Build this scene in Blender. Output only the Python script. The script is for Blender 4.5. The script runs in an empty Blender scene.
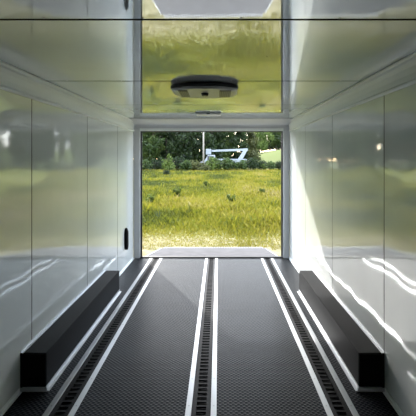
import bpy, bmesh, math, random
import numpy as np
from mathutils import Vector, Matrix

S = bpy.context.scene
C = S.collection
R = math.radians
random.seed(7)
rng = np.random.default_rng(11)

# ------------------------------------------------------------------ camera
cam_d = bpy.data.cameras.new('camera')
cam = bpy.data.objects.new('camera', cam_d)
C.objects.link(cam)
cam.location = (0.108, 0.0, 1.56)
cam.rotation_euler = (R(90), 0, 0)
cam_d.sensor_width = 36
cam_d.lens = 402 / 416 * 36
cam_d.shift_x = -10.5 / 416
cam_d.shift_y = -49.5 / 416
cam_d.clip_start = 0.02
cam_d.clip_end = 1000
S.camera = cam

# ------------------------------------------------------------------ sky, sun
SUN_TRAVEL = Vector((1.366, -2.94, -1.99)).normalized()
w = bpy.data.worlds.new('sky')
S.world = w
w.use_nodes = True
nt = w.node_tree
for n in list(nt.nodes): nt.nodes.remove(n)
out = nt.nodes.new('ShaderNodeOutputWorld')
bg = nt.nodes.new('ShaderNodeBackground')
sky = nt.nodes.new('ShaderNodeTexSky')
sky.sky_type = 'NISHITA'
sky.sun_disc = False
sky.sun_elevation = math.asin(-SUN_TRAVEL.z)
sky.sun_rotation = math.atan2(-SUN_TRAVEL.x, -SUN_TRAVEL.y)
sky.air_density = 1.0
sky.dust_density = 1.5
tc = nt.nodes.new('ShaderNodeTexCoord')
mp = nt.nodes.new('ShaderNodeMapping'); mp.inputs['Scale'].default_value = (1, 1, 3)
cl = nt.nodes.new('ShaderNodeTexNoise'); cl.inputs['Scale'].default_value = 2.2; cl.inputs['Detail'].default_value = 6
cr = nt.nodes.new('ShaderNodeValToRGB')
cr.color_ramp.elements[0].position = .36; cr.color_ramp.elements[1].position = .54
mx = nt.nodes.new('ShaderNodeMix'); mx.data_type = 'RGBA'
mx.inputs[7].default_value = (3.6, 3.75, 4.0, 1)
nt.links.new(tc.outputs['Generated'], mp.inputs[0]); nt.links.new(mp.outputs[0], cl.inputs[0])
nt.links.new(cl.outputs[0], cr.inputs[0]); nt.links.new(cr.outputs[0], mx.inputs[0])
nt.links.new(sky.outputs[0], mx.inputs[6]); nt.links.new(mx.outputs[2], bg.inputs[0])
bg.inputs[1].default_value = 0.50
nt.links.new(bg.outputs[0], out.inputs[0])

sl = bpy.data.lights.new('sun', 'SUN')
sl.energy = 2.7; sl.angle = R(0.6); sl.color = (1.0, .97, .92)
so = bpy.data.objects.new('sun', sl); C.objects.link(so)
so.location = (-10, 30, 30)
so.rotation_euler = SUN_TRAVEL.to_track_quat('-Z', 'Y').to_euler()

S.view_settings.view_transform = 'Standard'
S.view_settings.look = 'None'
S.view_settings.gamma = 1
S.view_settings.use_curve_mapping = False
S.view_settings.exposure = 1.38

# ------------------------------------------------------------------ helpers
class MB:
    def __init__(s): s.v = []; s.f = []; s.sm = []
    def add(s, vs, fs, smooth=False):
        b = len(s.v); s.v += [tuple(p) for p in vs]
        for f in fs: s.f.append(tuple(b + i for i in f)); s.sm.append(smooth)
        return s
    def box(s, x0, x1, y0, y1, z0, z1):
        vs = [(x, y, z) for z in (z0, z1) for y in (y0, y1) for x in (x0, x1)]
        return s.add(vs, [(0,2,3,1),(4,5,7,6),(0,1,5,4),(2,6,7,3),(0,4,6,2),(1,3,7,5)])
    def prism_y(s, prof, y0, y1, smooth=False):      # prof: list of (x,z), extruded along y
        n = len(prof)
        vs = [(x, y0, z) for x, z in prof] + [(x, y1, z) for x, z in prof]
        fs = [tuple(range(n))[::-1], tuple(range(n, 2*n))]
        s.add(vs, fs)
        b = len(s.v) - 2*n
        for i in range(n):
            j = (i+1) % n
            s.f.append((b+i, b+j, b+n+j, b+n+i)); s.sm.append(smooth)
        return s
    def prism_x(s, prof, x0, x1):                     # prof: list of (y,z)
        n = len(prof)
        vs = [(x0, y, z) for y, z in prof] + [(x1, y, z) for y, z in prof]
        fs = [tuple(range(n)), tuple(range(n, 2*n))[::-1]]
        for i in range(n):
            j = (i+1) % n
            fs.append((i, n+i, n+j, j))
        return s.add(vs, fs)
    def tube(s, p0, p1, r0, r1, n=12, smooth=True, caps=True):
        p0 = Vector(p0); p1 = Vector(p1); d = (p1-p0).normalized()
        a = d.orthogonal().normalized(); b = d.cross(a)
        vs = []
        for p, r in ((p0, r0), (p1, r1)):
            for i in range(n):
                t = 2*math.pi*i/n
                vs.append(p + a*math.cos(t)*r + b*math.sin(t)*r)
        base = len(s.v)
        s.v += [tuple(q) for q in vs]
        for i in range(n):
            j = (i+1) % n
            s.f.append((base+i, base+j, base+n+j, base+n+i)); s.sm.append(smooth)
        if caps:
            s.f.append(tuple(base+i for i in range(n))[::-1]); s.sm.append(False)
            s.f.append(tuple(base+n+i for i in range(n))); s.sm.append(False)
        return s
    def rings(s, rings, cap0=True, cap1=True, smooth=True):
        n = len(rings[0]); base = len(s.v)
        for r in rings: s.v += [tuple(p) for p in r]
        for k in range(len(rings)-1):
            for i in range(n):
                j = (i+1) % n
                s.f.append((base+k*n+i, base+k*n+j, base+(k+1)*n+j, base+(k+1)*n+i)); s.sm.append(smooth)
        if cap0: s.f.append(tuple(base+i for i in range(n))[::-1]); s.sm.append(False)
        if cap1: s.f.append(tuple(base+(len(rings)-1)*n+i for i in range(n))); s.sm.append(False)
        return s
    def build(s, name, mat, parent=None, bevel=0.0, loc=None):
        me = bpy.data.meshes.new(name)
        me.from_pydata(s.v, [], s.f)
        me.polygons.foreach_set('use_smooth', s.sm)
        bm = bmesh.new(); bm.from_mesh(me)
        bmesh.ops.recalc_face_normals(bm, faces=bm.faces)
        bm.to_mesh(me); bm.free()
        me.materials.append(mat)
        o = bpy.data.objects.new(name, me); C.objects.link(o)
        if parent: o.parent = parent
        if loc: o.location = loc
        if bevel:
            m = o.modifiers.new('bevel', 'BEVEL'); m.width = bevel; m.segments = 2; m.limit_method = 'ANGLE'
        return o

def tag(o, label=None, cat=None, group=None, kind=None):
    if label: o['label'] = label
    if cat: o['category'] = cat
    if group: o['group'] = group
    if kind: o['kind'] = kind
    return o

def empty(name, loc, rz=0):
    o = bpy.data.objects.new(name, None); C.objects.link(o)
    o.location = loc; o.rotation_euler = (0, 0, rz); o.empty_display_size = .2
    return o

def copy_tree(root):
    r = root.copy(); C.objects.link(r)
    for ch in root.children:
        c = ch.copy(); C.objects.link(c); c.parent = r
        for g in ch.children:
            d = g.copy(); C.objects.link(d); d.parent = c
    return r

def mat(name, col, rough=.5, metal=0, spec=.5, coat=0, coat_rough=.05):
    m = bpy.data.materials.new(name); m.use_nodes = True
    b = m.node_tree.nodes['Principled BSDF']
    b.inputs['Base Color'].default_value = (*col, 1)
    b.inputs['Roughness'].default_value = rough
    b.inputs['Metallic'].default_value = metal
    b.inputs['Specular IOR Level'].default_value = spec
    b.inputs['Coat Weight'].default_value = coat
    b.inputs['Coat Roughness'].default_value = coat_rough
    return m
def N(m, t): return m.node_tree.nodes.new(t)
def L(m, a, b): m.node_tree.links.new(a, b)
def P(m): return m.node_tree.nodes['Principled BSDF']
def objc(m, scale=(1,1,1)):
    t = N(m, 'ShaderNodeTexCoord'); mp = N(m, 'ShaderNodeMapping'); mp.inputs['Scale'].default_value = scale
    L(m, t.outputs['Object'], mp.inputs[0]); return mp.outputs[0]
def noise(m, vec, sc, det=3, rough=.5):
    n = N(m, 'ShaderNodeTexNoise'); n.inputs['Scale'].default_value = sc; n.inputs['Detail'].default_value = det
    n.inputs['Roughness'].default_value = rough
    L(m, vec, n.inputs['Vector']); return n.outputs[0]
def ramp(m, fac, stops):
    r = N(m, 'ShaderNodeValToRGB'); e = r.color_ramp.elements
    while len(e) < len(stops): e.new(.5)
    for k, (p, c) in enumerate(stops): e[k].position = p; e[k].color = (*c, 1)
    L(m, fac, r.inputs[0]); return r.outputs[0]
def bump(m, h, strength, dist=.01, prev=None):
    b = N(m, 'ShaderNodeBump'); b.inputs['Strength'].default_value = strength; b.inputs['Distance'].default_value = dist
    L(m, h, b.inputs['Height'])
    if prev: L(m, prev, b.inputs['Normal'])
    return b.outputs[0]

# ------------------------------------------------------------------ materials
def wall_mat(name, col, wav, rough):
    m = mat(name, col, rough, 0, .5); P(m).inputs['IOR'].default_value = 1.6
    v = objc(m, (1, 1, 1))
    n1 = noise(m, objc(m, (1, 1.3, .9)), 1.3, 1)
    b1 = bump(m, n1, 1.0, wav)
    L(m, b1, P(m).inputs['Normal'])
    c = ramp(m, noise(m, v, 2.5, 5, .6), [(.3, tuple(x*.94 for x in col)), (.75, col)])
    L(m, c, P(m).inputs['Base Color'])
    r = N(m, 'ShaderNodeMapRange'); r.inputs['To Min'].default_value = rough*.7; r.inputs['To Max'].default_value = rough*1.5
    L(m, noise(m, v, 3.0, 4, .6), r.inputs[0]); L(m, r.outputs[0], P(m).inputs['Roughness'])
    return m
M_wall = wall_mat('gloss_white_wall_panel', (.90, .94, .93), .009, .055)
M_ceil = wall_mat('gloss_white_ceiling_panel', (.91, .955, .95), .001, .025); P(M_ceil).inputs['IOR'].default_value = 1.8; P(M_ceil).inputs['Metallic'].default_value = .42
P(M_wall).inputs['Metallic'].default_value = .12
M_trim = mat('satin_white_trim', (.90, .94, .93), .3)
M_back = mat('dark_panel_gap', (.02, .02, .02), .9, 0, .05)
M_alu = mat('brushed_aluminium', (.50, .52, .54), .38, .85)
L(M_alu, bump(M_alu, noise(M_alu, objc(M_alu, (60, 1.5, 60)), 8, 3), .15, .002), P(M_alu).inputs['Normal'])
M_frame = mat('grey_painted_frame', (.62, .63, .66), .35)
M_seal = mat('black_rubber_seal', (.012, .012, .012), .6)
M_track = mat('black_track_steel', (.012, .012, .013), .5, 0, .12)
M_slot = mat('track_channel_bottom', (.006, .006, .006), .7)
M_screw = mat('zinc_screw', (.35, .35, .36), .35, .8)
M_box = mat('black_box_liner', (.014, .015, .016), .5, 0, .045)
L(M_box, bump(M_box, noise(M_box, objc(M_box), 60, 3), .25, .003), P(M_box).inputs['Normal'])
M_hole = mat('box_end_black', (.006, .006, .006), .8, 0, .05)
M_out = mat('trailer_outer_skin', (.75, .75, .75), .3)

# pebbled black rubber floor
M_floor = mat('pebbled_black_rubber', (.028, .029, .031), .35, 0, .10); P(M_floor).inputs['Specular Tint'].default_value = (.78, .9, 1, 1)
v = objc(M_floor, (1, 1, 1))
mpf = N(M_floor, 'ShaderNodeMapping'); mpf.inputs['Rotation'].default_value = (0, 0, R(45)); mpf.inputs['Scale'].default_value = (1, 1, 0)
L(M_floor, v, mpf.inputs[0])
vo = N(M_floor, 'ShaderNodeTexVoronoi'); vo.inputs['Scale'].default_value = 42; vo.inputs['Randomness'].default_value = 0
L(M_floor, mpf.outputs[0], vo.inputs['Vector'])
mr = N(M_floor, 'ShaderNodeMapRange'); mr.interpolation_type = 'SMOOTHSTEP'
mr.inputs['From Min'].default_value = .12; mr.inputs['From Max'].default_value = .42
mr.inputs['To Min'].default_value = 1; mr.inputs['To Max'].default_value = 0
L(M_floor, vo.outputs['Distance'], mr.inputs[0])
L(M_floor, bump(M_floor, mr.outputs[0], 1.0, .0048), P(M_floor).inputs['Normal'])
cf = ramp(M_floor, noise(M_floor, v, 3, 5, .65), [(.3, (.004, .0055, .008)), (.7, (.010, .013, .018))])
L(M_floor, cf, P(M_floor).inputs['Base Color'])

# ------------------------------------------------------------------ trailer dimensions
X = 1.22; H = 2.13; YR = 6.28; YF = -1.6; T = .05
def struct(mb, name, m, parent=None, bevel=0):
    o = mb.build(name, m, parent, bevel)
    if not parent: o['kind'] = 'structure'
    return o

# floor: rubber surface in four lanes around the three recessed tracks
TR = [-.865, 0, .865]; TW = .096        # half width of track incl. edge strips
m = MB()
edges = [-X - T] + sum([[t - TW, t + TW] for t in TR], []) + [X + T]
for k in range(0, len(edges), 2):
    m.box(edges[k], edges[k+1], YF - T, YR + .02, -.10, 0)
floor = struct(m, 'floor', M_floor)
m = MB().box(-X - T, X + T, YF - T, YR + .02, -.16, -.10)
m.build('floor_deck', M_slot, floor)

# walls: separate sheets with dark gaps
def side_wall(sx, seams, name):
    g = .006
    ys = [YF] + seams + [YR]
    m = MB()
    for a, b in zip(ys[:-1], ys[1:]):
        x0, x1 = sorted((sx*X, sx*(X+.004)))
        m.box(x0, x1, a+g, b-g, 0.0, H)
    o = struct(m, name, M_wall)
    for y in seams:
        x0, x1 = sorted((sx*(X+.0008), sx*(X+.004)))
        MB().box(x0, x1, y-g, y+g, 0.0, H).build('seam_shade_strip', M_back, o)  # flush dark strip painting the shadow of the sheet lip at each seam
    x0, x1 = sorted((sx*(X+.004), sx*(X+T)))
    MB().box(x0, x1, YF - T, YR, -.1, H+.01).build('gap_backing', M_back, o)
    x0, x1 = sorted((sx*(X+T), sx*(X+T+.01)))
    MB().box(x0, x1, YF - T, YR + .06, -.25, H+.08).build('outer_skin', M_out, o)
    return o
wl = side_wall(-1, [-.8, .42, 1.64, 2.86, 4.07, 5.29], 'wall_left')
wr = side_wall(1, [-.96, .26, 1.48, 2.70, 3.93, 5.15], 'wall_right')
m = MB().box(-X, X, YF - T, YF, 0, H)
struct(m, 'wall_front', M_wall)

# ceiling
m = MB(); g = .011
cs = [YF, -.98, .33, 1.65, 2.96, 4.28, YR - .60]
for a, b in zip(cs[:-1], cs[1:]):
    m.box(-X, X, a+g, b-g, H, H+.004)
ceil = struct(m, 'ceiling', M_ceil)
MB().box(-X, X, YF - T, YR + .06, H+.004, H+T).build('gap_backing', M_back, ceil)
MB().box(-X-T, X+T, YF - T, YR + .06, H+T, H+T+.02).build('outer_skin', M_out, ceil)
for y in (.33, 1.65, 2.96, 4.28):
    MB().box(-X, X, y-g, y+g, H+.0008, H+.004).build('seam_shade_strip', M_back, ceil)  # lip shadow at the ceiling seam, painted as a dark strip
    for x in (-1.0, -.6, -.2, .2, .6, 1.0):
        MB().tube((x, y-.02, H-.002), (x, y-.02, H+.003), .005, .007, 8).build('screw', M_screw, ceil)
for x in (-.75, .38, .95):
    MB().tube((x, 2.25, H-.002), (x, 2.25, H+.003), .005, .007, 8).build('screw', M_screw, ceil)

# cove trim along both upper corners
def cove(sx, name):
    pr = [(X, 1.983), (X-.010, 1.983), (X-.018, 1.990), (X-.019, 1.998), (X-.012, 2.006), (X-.008, 2.012), (X-.010, 2.045), (X-.020, 2.082),
          (X-.034, 2.104), (X-.046, 2.110), (X-.052, 2.103), (X-.062, 2.105), (X-.068, 2.114), (X-.066, 2.124), (X-.060, H), (X, H)]
    pr = [(sx*a, b) for a, b in pr]
    return struct(MB().prism_y(pr, YF, YR - .02, smooth=False), name, M_trim)
cove(-1, 'trim_1'); cove(1, 'trim_2')
# small aluminium angle along the foot of each wall
for sx, nm in ((-1, 'baseboard_left'), (1, 'baseboard_right')):
    pr = [(sx*X, 0), (sx*(X-.018), 0), (sx*(X-.018), .004), (sx*(X-.003), .006), (sx*(X-.003), .03), (sx*X, .03)]
    m = MB()
    m.prism_y(pr, YF, 2.68); m.prism_y(pr, 4.715, YR - .0)
    struct(m, nm, M_trim)

# rear frame
PW = .10
m = MB()
for sx in (-1, 1):
    x0, x1 = sorted((sx*(X-PW), sx*X)); m.box(x0, x1, YR, YR+.08, 0.0, H)
fr = struct(m, 'trim_3', M_frame, bevel=.006)
ZO = 1.99
# header, sloping forward under the ceiling
pr = [(YR-.60, H-.001), (YR-.60, H-.008), (YR-.03, H-.045), (YR-.012, H-.07), (YR-.012, ZO+.035), (YR, ZO), (YR+.08, ZO), (YR+.08, H)]
struct(MB().prism_x(pr, -X, X), 'trim_4', M_frame, bevel=.004)
# header flange
struct(MB().box(-X+PW, X-PW, YR-.02, YR-.001, ZO, ZO+.04), 'trim_5', M_trim, bevel=.004)
# seals
m = MB()
for sx in (-1, 1):
    x0, x1 = sorted((sx*(X-PW-.024), sx*(X-PW-.001))); m.box(x0, x1, YR+.045, YR+.075, 0.012, ZO-.012)
m.box(-X+PW, X-PW, YR+.045, YR+.075, ZO-.012, ZO)
struct(m, 'trim_6', M_seal)
# black sill
struct(MB().box(-X+PW, X-PW, YR+.021, YR+.085, -.12, .016), 'trim_7', M_seal)

# ------------------------------------------------------------------ recessed floor tracks
def floor_track(x, label):
    root = empty('floor_track', (x, YF, 0))
    y0 = 0; y1 = YR - YF
    m = MB()
    m.box(-.060, .060, y0, y1, -.022, -.019)
    for s in (-1, 1):
        a, b = sorted((s*.060, s*.031)); m.box(a, b, y0, y1, -.019, -.003)
    m.build('channel', M_track, root)
    m = MB(); y = y0 + .02
    while y < y1 - .03:
        m.box(-.031, .031, y, y+.017, -.014, -.005); y += .0508
    m.build('slotted_plate', M_track, root)
    for s in (-1, 1):
        a, b = sorted((s*.060, s*.096))
        st = MB().box(a, b, y0, y1, -.012, .004).build('edge_strip', M_alu, root, .0015)
        yy = 3.2
        while yy < y1:
            MB().tube((s*.078, yy, .003), (s*.078, yy, .0055), .006, .004, 8).build('screw', M_screw, st)
            yy += .31
    tag(root, label, 'floor track', 'recessed tie-down tracks in the floor')
floor_track(TR[0], 'slotted black floor track with aluminium edge strips beside the left wheel box')
floor_track(TR[1], 'slotted black floor track with aluminium edge strips down the middle of the floor')
floor_track(TR[2], 'slotted black floor track with aluminium edge strips beside the right wheel box')

# ------------------------------------------------------------------ wheel boxes
def wheel_box(sx, label):
    root = empty('wheel_box', (sx*X, 2.69, 0))
    Wb = .170; Ln = 2.01; Hb = .252
    q = lambda a, b: sorted((-sx*a, -sx*b))
    # top, inner side, far end, open-looking near end (black recess)
    m = MB()
    a, b = q(.001, Wb); m.box(a, b, .012, Ln, .002, Hb)
    m.build('body', M_box, root, .006)
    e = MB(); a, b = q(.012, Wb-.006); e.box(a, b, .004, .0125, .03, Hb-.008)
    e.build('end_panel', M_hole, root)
    a, b = q(.001, .014)
    MB().box(a, b, 0, .0125, .002, Hb+.004).build('corner_trim', M_track, root)
    a, b = q(Wb, Wb+.022)
    pr = [(-sx*Wb, .002), (-sx*(Wb+.024), .002), (-sx*(Wb+.024), .006), (-sx*(Wb+.005), .010), (-sx*(Wb+.004), .032), (-sx*Wb, .032)]
    MB().prism_y(pr, 0, Ln).build('bottom_trim', M_alu, root)
    pr = [(-sx*.001, Hb), (-sx*.018, Hb), (-sx*.018, Hb+.004), (-sx*.004, Hb+.006), (-sx*.004, Hb+.02), (-sx*.001, Hb+.02)]
    MB().prism_y(pr, 0.005, Ln).build('top_trim', M_alu, root)
    a, b = q(.001, Wb+.012)
    MB().box(a, b, -.006, .012, .002, .026).build('end_trim', M_frame, root)
    tag(root, label, 'wheel box', 'long black wheel boxes along the walls')
wheel_box(-1, 'long black wheel box with aluminium trim in shade along the left wall')
wheel_box(1, 'long black wheel box with aluminium trim on the right wall, its far end in sun')

# ------------------------------------------------------------------ air conditioner box under the ceiling
M_acb = mat('black_plastic_housing', (.016, .017, .018), .3)
M_acg = mat('grey_plastic_panel', (.45, .45, .44), .3)
M_acd = mat('vent_dark', (.02, .02, .02), .5)
ac = empty('air_conditioner', (0, 3.225, H))
def oct_ring(hw, hd, c, z):
    pts = [(hw, -hd+c), (hw, hd-c), (hw-c*1.3, hd), (-hw+c*1.3, hd), (-hw, hd-c), (-hw, -hd+c), (-hw+c*1.3, -hd), (hw-c*1.3, -hd)]
    # round the corners by subdividing each chamfer
    res = []
    n = len(pts)
    for i in range(n):
        p = Vector(pts[i]); a = Vector(pts[i-1]); b = Vector(pts[(i+1) % n])
        for t in (.22, .08): res.append(p + (a-p)*t)
        for t in (.08, .22): res.append(p + (b-p)*t)
    return [(p.x, p.y, z) for p in res]
m = MB()
m.rings([oct_ring(.245, .250, .10, -.001), oct_ring(.258, .262, .11, -.008), oct_ring(.263, .266, .11, -.022), oct_ring(.260, .263, .11, -.034)])
m.build('housing', M_acb, ac)
m = MB()
m.rings([oct_ring(.258, .261, .11, -.0345), oct_ring(.252, .256, .11, -.041), oct_ring(.226, .240, .10, -.0525)])
pn = m.build('bottom_panel', M_acg, ac)
# vents: left dark, right louvred
def vent(x0, x1, n, fill):
    f = MB().box(x0, x1, -.17, .15, -.0550, -.0527).build('vent', M_acd, ac)
    mm = MB()
    for i in range(n):
        xx = x0 + (x1-x0)*(i+.5)/n
        mm.box(xx-.003, xx+.003, -.165, .145, -.0590, -.0551)
    mm.build('louvres', fill, f)
vent(-.200, -.130, 5, M_acb)
vent(.115, .205, 6, M_acb)
k = MB().tube((0, -.03, -.0527), (0, -.03, -.074), .030, .025, 20).build('knob', M_acb, ac)
MB().box(-.003, .003, -.052, -.02, -.0752, -.0741).build('pointer', M_acg, k)
tag(ac, 'black and grey oblong air conditioner box mounted under the ceiling', 'air conditioner')

# ceiling light
lf = empty('ceiling_light', (-.02, 5.08, H))
M_lens = mat('clouded_plastic_lens', (.85, .86, .84), .4)
MB().box(-.165, .165, -.11, .11, -.008, -.001).build('base', M_frame, lf, .004)
MB().box(-.155, .155, -.10, .10, -.024, -.0085).build('lens', M_lens, lf, .006)
MB().box(-.02, .02, -.109, -.101, -.020, -.0085).build('switch', M_acb, lf)
tag(lf, 'small flat rectangular ceiling light between air conditioner and rear opening', 'ceiling light')

# vent on the left wall near the opening
sv = empty('wall_vent', (-X, 5.73, .26))
m = MB()
def oval(w_, h_, x, n=28):
    res = []
    for i in range(n):
        t = 2*math.pi*i/n
        cy = math.cos(t); sz = math.sin(t)
        r = w_/2
        z = (h_/2 - r)*(1 if sz > 0 else -1) + r*sz
        res.append((x, r*cy, h_/2 + z))
    return res
m.rings([oval(.13, .31, .0005), oval(.13, .31, .02), oval(.10, .28, .034)])
m.build('cover', M_hole, sv)
m = MB()
for i in range(8):
    z = .05 + i*.028
    m.box(.0345, .040, -.035, .035, z, z+.012)
m.build('louvres', M_hole, sv)
tag(sv, 'upright rounded black vent low on the left wall near the opening', 'vent')

# ------------------------------------------------------------------ ramp door
M_ramp = mat('pale_ramp_surface', (.60, .59, .60), .85, 0, .03)
L(M_ramp, bump(M_ramp, noise(M_ramp, objc(M_ramp, (1, 1, 1)), 40, 3), .2, .003), P(M_ramp).inputs['Normal'])
c = ramp(M_ramp, noise(M_ramp, objc(M_ramp), 5, 6, .7), [(.3, (.09, .086, .086)), (.65, (.135, .131, .131))])
L(M_ramp, c, P(M_ramp).inputs['Base Color'])
rp = empty('ramp_door', (0, YR + .10, -.01))
ang = -math.atan2(.29, 1.95)
def ramp_part(name, x0, x1, y0, y1, z0, z1, mm, bev=.004, par=None):
    mb = MB().box(x0, x1, y0, y1, z0, z1)
    mb.v = [(x, y*math.cos(ang) - z*math.sin(ang), y*math.sin(ang) + z*math.cos(ang)) for x, y, z in mb.v]
    return mb.build(name, mm, par or rp, bev)
ramp_part('panel', -1.07, 1.07, 0, 1.98, -.05, 0, M_ramp)
for x in (-1.085, 1.07):
    ramp_part('side_rail', x, x+.015, 0, 1.98, -.06, .004, M_alu, .002)
hz = MB()
for i in range(9):
    x = -1.0 + i*.25 - .04
    hz.tube((x, -.004, -.035), (x+.08, -.004, -.035), .010, .010, 10)
hz.build('hinge', M_alu, rp)
fl = ramp_part('flap', -1.05, 1.05, 1.985, 2.36, -.03, -.004, M_ramp)
for i in range(40):
    x = -1.03 + i*2.06/39
    ramp_part('rib', x-.006, x+.006, 1.99, 2.35, -.0035, .004, M_alu, 0, fl)
tag(rp, 'pale ramp door lowered flat to the grass outside the opening', 'ramp door')

# ------------------------------------------------------------------ outside ground
GZ = -.40
def gheight(x, y):
    t = np.clip((y-72)/32, 0, 1); t = t*t*(3-2*t)
    s = np.clip((x-3)/14, 0, 1); s = s*s*(3-2*s)
    base = GZ + .05*np.sin(x*.31+1)*np.sin(y*.23)*np.clip((y-11)/8, 0, 1) * 1.0
    q = np.clip((y-25)/28, 0, 1); base = base + .3*q*q*(3-2*q)
    return base + 4.1*t*s
nx, ny = 90, 110
xs = np.sign(np.linspace(-1, 1, nx))*np.abs(np.linspace(-1, 1, nx))**1.6*170
yy0 = np.linspace(0, 1, ny)**1.6*260 - 30
XX, YY = np.meshgrid(xs, yy0)
ZZ = gheight(XX, YY)
vv = np.stack([XX, YY, ZZ], -1).reshape(-1, 3)
ff = []
for j in range(ny-1):
    for i in range(nx-1):
        a = j*nx+i; ff.append((a, a+1, a+nx+1, a+nx))
M_gr = mat('meadow_soil_and_thatch', (.2, .2, .06), .9, spec=.15)
vg = objc(M_gr)
c1 = ramp(M_gr, noise(M_gr, vg, .35, 6, .65), [(.30, (.33, .33, .075)), (.5, (.22, .27, .045)), (.68, (.38, .33, .15))])
c2 = ramp(M_gr, noise(M_gr, vg, 5, 5, .7), [(.3, (.12, .14, .03)), (.65, (.42, .42, .13))])
mg = N(M_gr, 'ShaderNodeMix'); mg.data_type = 'RGBA'; mg.inputs[0].default_value = .5
L(M_gr, c1, mg.inputs[6]); L(M_gr, c2, mg.inputs[7])
# worn straw strip just beyond the ramp
sp = N(M_gr, 'ShaderNodeSeparateXYZ'); L(M_gr, vg, sp.inputs[0])
m1 = N(M_gr, 'ShaderNodeMapRange'); m1.inputs['From Min'].default_value = 9.6; m1.inputs['From Max'].default_value = 11.5
m1.inputs['To Min'].default_value = .8; m1.inputs['To Max'].default_value = 0
L(M_gr, sp.outputs['Y'], m1.inputs[0])
ms = N(M_gr, 'ShaderNodeMix'); ms.data_type = 'RGBA'
L(M_gr, m1.outputs[0], ms.inputs[0]); L(M_gr, mg.outputs[2], ms.inputs[6])
L(M_gr, ramp(M_gr, noise(M_gr, vg, 3, 6, .7), [(.35, (.10, .08, .05)), (.6, (.27, .225, .15))]), ms.inputs[7])
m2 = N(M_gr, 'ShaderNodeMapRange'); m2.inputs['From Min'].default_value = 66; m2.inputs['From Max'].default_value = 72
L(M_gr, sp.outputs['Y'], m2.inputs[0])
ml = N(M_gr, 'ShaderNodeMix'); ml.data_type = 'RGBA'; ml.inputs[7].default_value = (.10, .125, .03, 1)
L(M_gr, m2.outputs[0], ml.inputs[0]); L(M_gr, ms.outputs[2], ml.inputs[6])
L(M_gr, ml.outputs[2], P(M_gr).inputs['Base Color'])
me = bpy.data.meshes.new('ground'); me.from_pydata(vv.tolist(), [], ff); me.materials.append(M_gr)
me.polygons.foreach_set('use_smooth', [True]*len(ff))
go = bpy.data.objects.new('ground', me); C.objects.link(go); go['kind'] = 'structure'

def leaf_mat(name, stops, trans=.45, nscale=.6):
    m = bpy.data.materials.new(name); m.use_nodes = True
    t = m.node_tree
    for n in list(t.nodes): t.nodes.remove(n)
    o = N(m, 'ShaderNodeOutputMaterial'); d = N(m, 'ShaderNodeBsdfDiffuse'); tr = N(m, 'ShaderNodeBsdfTranslucent')
    gl = N(m, 'ShaderNodeBsdfGlossy'); gl.inputs['Roughness'].default_value = .45
    mixs = N(m, 'ShaderNodeMixShader'); mixs.inputs[0].default_value = trans
    mix2 = N(m, 'ShaderNodeMixShader'); mix2.inputs[0].default_value = .03
    at = N(m, 'ShaderNodeAttribute'); at.attribute_name = 'tint'
    col = ramp(m, at.outputs['Fac'], stops)
    L(m, col, d.inputs[0]); L(m, col, tr.inputs[0])
    L(m, d.outputs[0], mixs.inputs[1]); L(m, tr.outputs[0], mixs.inputs[2])
    L(m, mixs.outputs[0], mix2.inputs[1]); L(m, gl.outputs[0], mix2.inputs[2])
    L(m, mix2.outputs[0], o.inputs[0])
    return m

def mesh_np(name, verts, faces_n, per, mat_, tint=None, parent=None):
    """verts (N*per,3), each consecutive `per` verts make one face"""
    me = bpy.data.meshes.new(name)
    nf = faces_n
    me.vertices.add(nf*per); me.vertices.foreach_set('co', verts.reshape(-1).astype(np.float32))
    me.loops.add(nf*per); me.loops.foreach_set('vertex_index', np.arange(nf*per, dtype=np.int32))
    me.polygons.add(nf); me.polygons.foreach_set('loop_start', (np.arange(nf)*per).astype(np.int32))
    if tint is not None:
        a = me.attributes.new('tint', 'FLOAT', 'FACE'); a.data.foreach_set('value', tint.astype(np.float32))
    me.update(); me.validate()
    me.materials.append(mat_)
    o = bpy.data.objects.new(name, me); C.objects.link(o)
    if parent: o.parent = parent
    return o

# value noise for patchiness
def vnoise(x, y, sc, seed):
    r = np.random.default_rng(seed).random((64, 64))
    u = x*sc; v_ = y*sc
    i = np.floor(u).astype(int); j = np.floor(v_).astype(int); fu = u-i; fv = v_-j
    fu = fu*fu*(3-2*fu); fv = fv*fv*(3-2*fv)
    g = lambda a, b: r[a % 64, b % 64]
    return (g(i, j)*(1-fu)+g(i+1, j)*fu)*(1-fv) + (g(i, j+1)*(1-fu)+g(i+1, j+1)*fu)*fv

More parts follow.
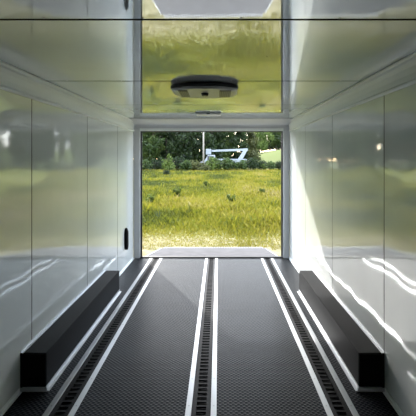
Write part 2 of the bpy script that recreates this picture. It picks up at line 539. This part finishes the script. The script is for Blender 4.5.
M_grass = leaf_mat('meadow_grass_blades', [(0, (.040, .056, .009)), (.25, (.11, .125, .010)), (.55, (.19, .182, .014)), (.8, (.235, .205, .032)), (1, (.27, .23, .11))], .5)
def grass():
    n = 260000
    u = rng.random(n)
    Y = 8.6 * (60/8.6)**u
    lat = (rng.random(n)*2-1)*(.34*Y+1.5)
    # a thinner scatter reaches further to the sides
    wide = rng.random(n) < .25
    lat = np.where(wide, (rng.random(n)*2-1)*(.75*Y+2), lat)
    Xp = lat
    keep = ~((np.abs(Xp) < 1.25) & (Y < 8.85))
    Y = Y[keep]; Xp = Xp[keep]; n = len(Y)
    p1 = vnoise(Xp+200, Y*.7, .45, 3); p2 = vnoise(Xp+200, Y*.5, 1.3, 5); p3 = vnoise(Xp+90, Y, .12, 9)
    dens = p2*.6+p1*.4
    near = np.clip((11.6-Y)/1.8, 0, 1)
    h = (.05+.17*rng.random(n))*(.4+1.1*dens)*(1-.65*near)
    h *= np.where(rng.random(n) < .06, 1.7, 1)
    wd = (.003+.0008*Y)*(.7+.6*rng.random(n))
    a = rng.random(n)*2*np.pi
    dx = np.cos(a)*wd; dy = np.sin(a)*wd
    la = rng.random(n)*2*np.pi; lean = h*(.15+.5*rng.random(n))
    Z = gheight(Xp, Y)-.01
    V = np.zeros((n, 4, 3))
    V[:, 0] = np.stack([Xp-dx, Y-dy, Z], -1)
    V[:, 1] = np.stack([Xp+dx, Y+dy, Z], -1)
    mx_ = Xp+np.cos(la)*lean*.35; my_ = Y+np.sin(la)*lean*.35
    V[:, 2] = np.stack([mx_+dx*.6, my_+dy*.6, Z+h*.65], -1)
    V[:, 3] = np.stack([Xp+np.cos(la)*lean, Y+np.sin(la)*lean, Z+h], -1)
    tint = np.clip(.42 + .75*(p1-.5) + .6*(p3-.5) + .5*(rng.random(n)-.5) + .35*near - .25*(p2-.5) + .45*np.exp(-((Xp+2.0)/1.1)**2-((Y-19)/1.1)**2) , 0, 1)
    o = mesh_np('meadow_grass', V, n, 4, M_grass, tint)
    tag(o, 'yellow green tall meadow grass covering the field outside', 'grass', kind='stuff')
grass()

# ------------------------------------------------------------------ foliage
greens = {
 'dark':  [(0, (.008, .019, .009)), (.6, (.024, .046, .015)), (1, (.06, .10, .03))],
 'mid':   [(0, (.02, .042, .012)), (.5, (.055, .095, .025)), (1, (.12, .17, .045))],
 'light': [(0, (.05, .085, .018)), (.5, (.12, .18, .04)), (1, (.22, .29, .08))],
 'olive': [(0, (.035, .045, .016)), (.5, (.085, .10, .032)), (1, (.17, .18, .07))],
}
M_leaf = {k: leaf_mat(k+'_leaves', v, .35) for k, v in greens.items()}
M_bark = mat('grey_bark', (.10, .085, .065), .9, spec=.1)

def leaf_cloud(clumps, n, size, seed):
    """clumps: list of (cx,cy,cz,rx,ry,rz)"""
    r = np.random.default_rng(seed)
    cl_ = np.array(clumps); vol = cl_[:, 3]*cl_[:, 4]*cl_[:, 5]
    idx = r.choice(len(cl_), n, p=vol**.67/np.sum(vol**.67))
    d = r.normal(size=(n, 3)); d /= np.linalg.norm(d, axis=1)[:, None]
    rad = r.random(n)**.4
    c = cl_[idx, :3] + d*rad[:, None]*cl_[idx, 3:]*(1+.25*(r.random(n)[:, None]-.5))
    a = r.normal(size=(n, 3)); a /= np.linalg.norm(a, axis=1)[:, None]
    b = np.cross(a, r.normal(size=(n, 3))); b /= np.linalg.norm(b, axis=1)[:, None]
    s = size*(.5+r.random(n))[:, None]
    V = np.zeros((n, 4, 3))
    V[:, 0] = c - a*s; V[:, 1] = c + b*s*.45; V[:, 2] = c + a*s; V[:, 3] = c - b*s*.45
    cl_t = r.random(len(cl_))[idx]
    tint = np.clip(.5*r.random(n)+.5*cl_t, 0, 1)
    V[:, :, 2] = np.maximum(V[:, :, 2], .02)
    return V, tint

def make_tree(h, crown, kind, seed, low=.15, n=5200, trunk=.16, name='tree'):
    r = random.Random(seed)
    root = empty(name, (0, 0, 0))
    cl_ = []
    for i in range(26):
        z = low*h + (1-low)*h*((i+.5)/26)
        f = (z/h-low)/(1-low)
        prof = (math.sin(math.pi*min(1, f*.85+.18)))**.7 if kind != 'cone' else 1-f*.85
        a = r.uniform(0, 6.28); rr = crown*prof*r.uniform(.2, .85)
        s = crown*r.uniform(.28, .5)*(.5+.5*prof)
        cl_.append((rr*math.cos(a), rr*math.sin(a), min(z, h-s*.6), s, s, s*.75))
    V, t = leaf_cloud(cl_, n, .24 if h > 4 else .12, seed)
    mk = 'dark' if kind == 'cone' else kind
    mesh_np('crown', V, n, 4, M_leaf[mk], t, root)
    m = MB(); p = Vector((0, 0, 0)); rad = trunk
    pts = [p]
    for i in range(5):
        q = p + Vector((r.uniform(-.12, .12)*h*.1, r.uniform(-.12, .12)*h*.1, h*.16))
        m.tube(p, q, rad, rad*.8, 8); rad *= .8; p = q; pts.append(q)
    for i in range(7):
        b = pts[r.randint(1, 4)]; a = r.uniform(0, 6.28)
        e = b + Vector((math.cos(a)*crown*.6, math.sin(a)*crown*.6, h*r.uniform(.1, .22)))
        m.tube(b, e, rad*.7, rad*.2, 6)
    m.build('trunk', M_bark, root)
    return root

def make_bush(h, wd, kind, seed, n=1500, name='bush'):
    r = random.Random(seed)
    root = empty(name, (0, 0, 0))
    cl_ = []
    for i in range(12):
        a = r.uniform(0, 6.28); rr = wd*.5*r.uniform(0, .7)
        hh = h*r.uniform(.45, .8)*(1-.4*rr/(wd*.5))
        cl_.append((rr*math.cos(a), rr*math.sin(a), hh*.6, wd*.2, wd*.2, hh*.5))
    V, t = leaf_cloud(cl_, n, .09 if h < 2 else .14, seed)
    mesh_np('foliage', V, n, 4, M_leaf[kind], t, root)
    m = MB()
    for i in range(6):
        a = r.uniform(0, 6.28)
        m.tube((0, 0, 0), (math.cos(a)*wd*.25, math.sin(a)*wd*.25, h*.6), .03, .01, 5)
    m.build('stems', M_bark, root)
    return root

def px(u, Y): return .108 + (u-218.5)/402*Y       # photograph column -> world x at depth Y
def put(root, x, y, s=(1, 1, 1), rz=0):
    root.location = (x, y, float(gheight(np.array(x), np.array(y)))); root.scale = s; root.rotation_euler = (0, 0, rz)

protoT = {k: make_tree(*a) for k, a in {
    'dark1': (10.5, 3.2, 'dark', 21), 'dark2': (9.0, 2.8, 'dark', 22),
    'mid': (9.0, 2.9, 'mid', 23), 'light': (9.5, 3.3, 'light', 24), 'olive': (8.5, 2.6, 'olive', 25)}.items()}
used = set()
def tree(kind, u, Y, s, rz, label, group=None, sz=None):
    p = protoT[kind]
    if kind in used: o = copy_tree(p)
    else: o = p; used.add(kind)
    put(o, px(u, Y), Y, (s, s, sz or s), rz)
    for key in ('group',):
        if key in o: del o[key]
    tag(o, label, 'tree', group)
G = 'trees of the treeline beyond the field'
vis = [
 ('dark1', 138, 66, 1.0, .3, 'dark green tree at the left edge of the opening, nearest the frame post'),
 ('mid', 152, 62, .9, 1.1, 'mid green tree just right of the left frame post, in front of darker trees'),
 ('dark1', 299, 69, 1.0, 2.1, 'dark tree showing only its left edge past the right frame post'),
 ('dark2', 166, 68, 1.05, 2.0, 'dark tree directly behind the tall pale green shrub'),
 ('dark1', 183, 64, .92, 4.0, 'dark tree whose top leaves a bright sky gap left of the pole'),
 ('dark2', 197, 69, 1.0, 5.0, 'very dark tree just left of the pale utility pole'),
 ('dark1', 212, 72, .95, .9, 'dark tree rising just right of the pale utility pole'),
 ('mid', 224, 76, .9, 2.2, 'mid green tree behind the left half of the truck boom'),
 ('dark2', 237, 78, .95, 3.3, 'dark tree behind the pedestal of the truck boom'),
 ('olive', 249, 84, 1.0, 3.9, 'olive tree just right of the white truck boom'),
 ('light', 262, 112, .95, .4, 'pale green tree on the bank behind the bright lawn'),
 ('mid', 276, 118, 1.0, 1.9, 'mid green tree on the bank, second from the right frame post'),
 ('light', 290, 114, .85, 5.4, 'pale green tree at the right edge of the opening'),
]
vis += [
 ('mid', 256, 120, 1.1, 2.4, 'mid green tree on the bank at the left end of the bright lawn'),
 ('dark2', 269, 124, 1.1, 1.4, 'dark tree deep behind the middle of the bright lawn'),
 ('mid', 283, 126, 1.15, .2, 'mid green tree on the bank right beside the right frame post'),
]
for a in vis: tree(*a, group=G)
side = [(-14.6, 64), (14.8, 66)]
for k in range(8): side.append((-18.5 - 4.3*k, 62 + (k*37 % 7)))
for k in range(8): side.append((17.5 + 4.3*k, 64 + (k*23 % 9)))
for k in range(7): side.append((-20.5 - 5.6*k, 76))
for k in range(7): side.append((26 + 5.6*k, 82))
ks = ['dark1', 'dark2', 'mid', 'olive']
for i, (x, y) in enumerate(side):
    u = 218.5 + (x-.108)/y*402
    tree(ks[i % 4], u, y, .92+.2*random.random(), random.uniform(0, 6), 'tall green tree of the treeline hidden behind the trailer walls', 'treeline trees hidden by the walls')
# second, deeper row closing the dark treeline
for i, (u, y) in enumerate([(146, 76), (160, 80), (175, 78), (190, 80), (205, 82), (219, 86)]):
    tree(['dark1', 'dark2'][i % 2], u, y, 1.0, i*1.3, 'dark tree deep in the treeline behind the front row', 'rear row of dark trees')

protoB = {k: make_bush(*a) for k, a in {
    'shrub_pale': (3.0, 2.2, 'light', 31), 'mid': (2.0, 2.6, 'mid', 32), 'dark': (1.9, 3.0, 'dark', 33), 'olive': (1.5, 2.4, 'olive', 34)}.items()}
usedb = set()
def bush(kind, u, Y, s, label, group='bushes along the far edge of the field', sz=None):
    p = protoB[kind]
    if kind in usedb: o = copy_tree(p)
    else: o = p; usedb.add(kind)
    put(o, px(u, Y), Y, (s, s, sz or s), u)
    tag(o, label, 'bush', group)
bush('shrub_pale', 169, 52, .95, 'tall pale green shrub standing alone left of the pole')
bush('dark', 166, 42, .42, 'small dark round bush in the grass before the tall pale shrub')
bl = [
 ('shrub_pale', 211, 54, .82, 'leafy pale shrub in front of the truck bucket and the left end of its boom'),
 ('mid', 145, 55, 1.0, 'leafy bush at the foot of the left frame post'),
 ('dark', 154, 56, 1.1, 'dark bush left of the tall pale green shrub'),
 ('dark', 162, 58, 1.2, 'dark bush touching the left side of the tall pale shrub'),
 ('dark', 178, 57, 1.35, 'dark bush just right of the tall pale shrub'),
 ('mid', 187, 54, .95, 'mid green bush halfway between pale shrub and pole'),
 ('olive', 196, 55, 1.45, 'mid green bush just left of the pole foot'),
 ('olive', 205, 53, .8, 'low olive bush at the foot of the pole'),
 ('mid', 214, 57, 1.15, 'mid green bush hiding the rear of the truck cab'),
 ('mid', 226, 56, 1.15, 'mid green bush before the truck body'),
 ('dark', 233, 57, .95, 'dark bush before the truck rear wheels'),
 ('mid', 243, 55, .95, 'mid green bush before the boom pedestal'),
 ('dark', 252, 56, 1.25, 'dark bush just right of the truck'),
 ('dark', 261, 57, 1.0, 'dark bush under the left end of the bright lawn'),
 ('mid', 270, 56, .85, 'mid green bush under the middle of the bright lawn'),
 ('dark', 279, 57, .95, 'dark bush at the foot of the right frame post'),
 ('dark', 290, 57, .95, 'dark bush mostly hidden by the right frame post'),
]
for a in bl: bush(*a)

bk = [('left of the tall pale shrub', 150, 90), ('behind the tall pale shrub', 166, 92), ('between pale shrub and pole', 182, 90), ('at the foot of the pole', 198, 92),
      ('behind the truck cab', 214, 90), ('behind the truck body', 228, 92), ('behind the boom pedestal', 241, 90), ('right of the truck boom', 252, 96)]
for wh, u, y in bk:
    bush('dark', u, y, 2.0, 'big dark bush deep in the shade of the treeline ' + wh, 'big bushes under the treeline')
for k, wh in enumerate(('left end', 'left half', 'middle', 'right half', 'right end', 'frame-post end')):
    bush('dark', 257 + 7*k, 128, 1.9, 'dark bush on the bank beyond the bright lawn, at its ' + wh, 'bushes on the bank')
for k in range(28):
    x = (-11.5 - 2.7*k) if k < 14 else (11.5 + 2.7*(k-14))
    y = 57 + (k*29 % 5)
    bush(['mid', 'dark', 'olive'][k % 3], 218.5 + x/y*402, y, 1.15, 'green bush of the hedge line hidden behind the trailer walls', 'hedge bushes hidden by the walls')
# tall weeds in the field
M_weed = leaf_mat('weed_leaves', [(0, (.07, .10, .015)), (1, (.16, .20, .03))], .5)
def make_weed(seed):
    r = random.Random(seed); root = empty('weed', (0, 0, 0))
    m = MB(); leaves = []
    for i in range(12):
        a = r.uniform(0, 6.28); t = Vector((math.cos(a)*.18, math.sin(a)*.18, r.uniform(.25, .5)))
        m.tube((0, 0, 0), t, .008, .003, 5)
        for k in range(9):
            f = .25+.75*k/9; leaves.append((t.x*f, t.y*f, t.z*f, .05, .05, .05))
    m.build('stems', M_leaf['olive'], root)
    V, t = leaf_cloud(leaves, 700, .06, seed)
    mesh_np('leaves', V, 700, 4, M_weed, t, root)
    return root
w0 = make_weed(41)
wl_ = [(177, 196, 20, 1.1, 'tall leafy weed left of centre in the field, nearest the pale shrub'),
       (150, 206, 17, .9, 'tall leafy weed close to the left frame post'),
       (231, 205, 17.5, .9, 'tall leafy weed a little right of the centre of the field'),
       (262, 192, 22, .8, 'leafy weed in the right part of the field'),
       (206, 186, 27, 1.0, 'leafy weed far out in the middle of the field')]
for i, (u, vpx, Y, s, lb) in enumerate(wl_):
    o = w0 if i == 0 else copy_tree(w0)
    put(o, px(u, Y), Y, (s, s, s), i)
    tag(o, lb, 'weed', 'tall weeds in the field')

# utility pole
up = empty('utility_pole', (px(203.5, 60), 60, float(gheight(np.array(0.), np.array(60.)))))
M_pole = mat('weathered_pole_wood', (.36, .34, .31), .8)
MB().tube((0, 0, 0), (0, 0, 9.0), .14, .10, 12).build('pole', M_pole, up)
MB().tube((0, 0, 9.001), (0, 0, 9.06), .11, .05, 12).build('cap', M_pole, up)
tag(up, 'slim pale utility pole standing before the dark treeline', 'utility pole')

# ------------------------------------------------------------------ bucket truck
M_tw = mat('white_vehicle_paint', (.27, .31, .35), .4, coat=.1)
M_tg = mat('truck_window_glass', (.03, .04, .05), .08)
M_tire = mat('tire_rubber', (.015, .015, .015), .8)
TY = 61.0
bt = empty('bucket_truck', (px(224, TY), TY, float(gheight(np.array(1.), np.array(TY)))))
MB().box(-3.4, 3.4, -.45, .45, .55, .8).build('chassis', M_tire, bt)
cab = MB(); pr = [(-3.5, .6), (-3.55, 1.15), (-2.9, 1.35), (-2.45, 2.1), (-1.35, 2.15), (-1.3, .6)]
n = len(pr); cab.add([(x, -1.0, z) for x, z in pr]+[(x, 1.0, z) for x, z in pr],
    [tuple(range(n)), tuple(range(n, 2*n))[::-1]]+[(i, n+i, n+(i+1) % n, (i+1) % n) for i in range(n)])
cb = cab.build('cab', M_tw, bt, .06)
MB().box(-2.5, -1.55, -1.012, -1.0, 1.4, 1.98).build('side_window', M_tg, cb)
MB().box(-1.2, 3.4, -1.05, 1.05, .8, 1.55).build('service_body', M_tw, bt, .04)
for i, x in enumerate((-1.1, .05, 2.2)):
    MB().box(x, x+1.0, -1.07, -1.051, .88, 1.48).build('locker_door', M_tw, bt, .01)
for x in (-2.6, 2.0):
    for s in (-1, 1):
        MB().tube((x, s*.72, .45), (x, s*1.0, .45), .45, .45, 20).build('wheel', M_tire, bt)
# pedestal and stowed boom
ped = MB(); ped.add([(2.1, -.3, 1.5), (2.8, -.3, 1.5), (2.8, .3, 1.5), (2.1, .3, 1.5), (3.0, -.22, 2.95), (3.6, -.22, 2.95), (3.6, .22, 2.95), (3.0, .22, 2.95)],
        [(3, 2, 1, 0), (4, 5, 6, 7), (0, 1, 5, 4), (1, 2, 6, 5), (2, 3, 7, 6), (3, 0, 4, 7)])
ped.build('pedestal', M_tw, bt, .03)
bm_ = MB(); bm_.add([(-1.9, -.16, 2.62), (3.6, -.22, 2.78), (3.6, .22, 2.78), (-1.9, .16, 2.62), (-1.9, -.16, 2.9), (3.6, -.22, 3.15), (3.6, .22, 3.15), (-1.9, .16, 2.9)],
        [(3, 2, 1, 0), (4, 5, 6, 7), (0, 1, 5, 4), (1, 2, 6, 5), (2, 3, 7, 6), (3, 0, 4, 7)])
bm_.build('boom', M_tw, bt, .02)
MB().box(-2.75, -1.95, -.4, .4, 2.2, 3.05).build('bucket', M_tw, bt, .05)
tag(bt, 'white bucket truck with stowed boom parked behind the bushes', 'truck')
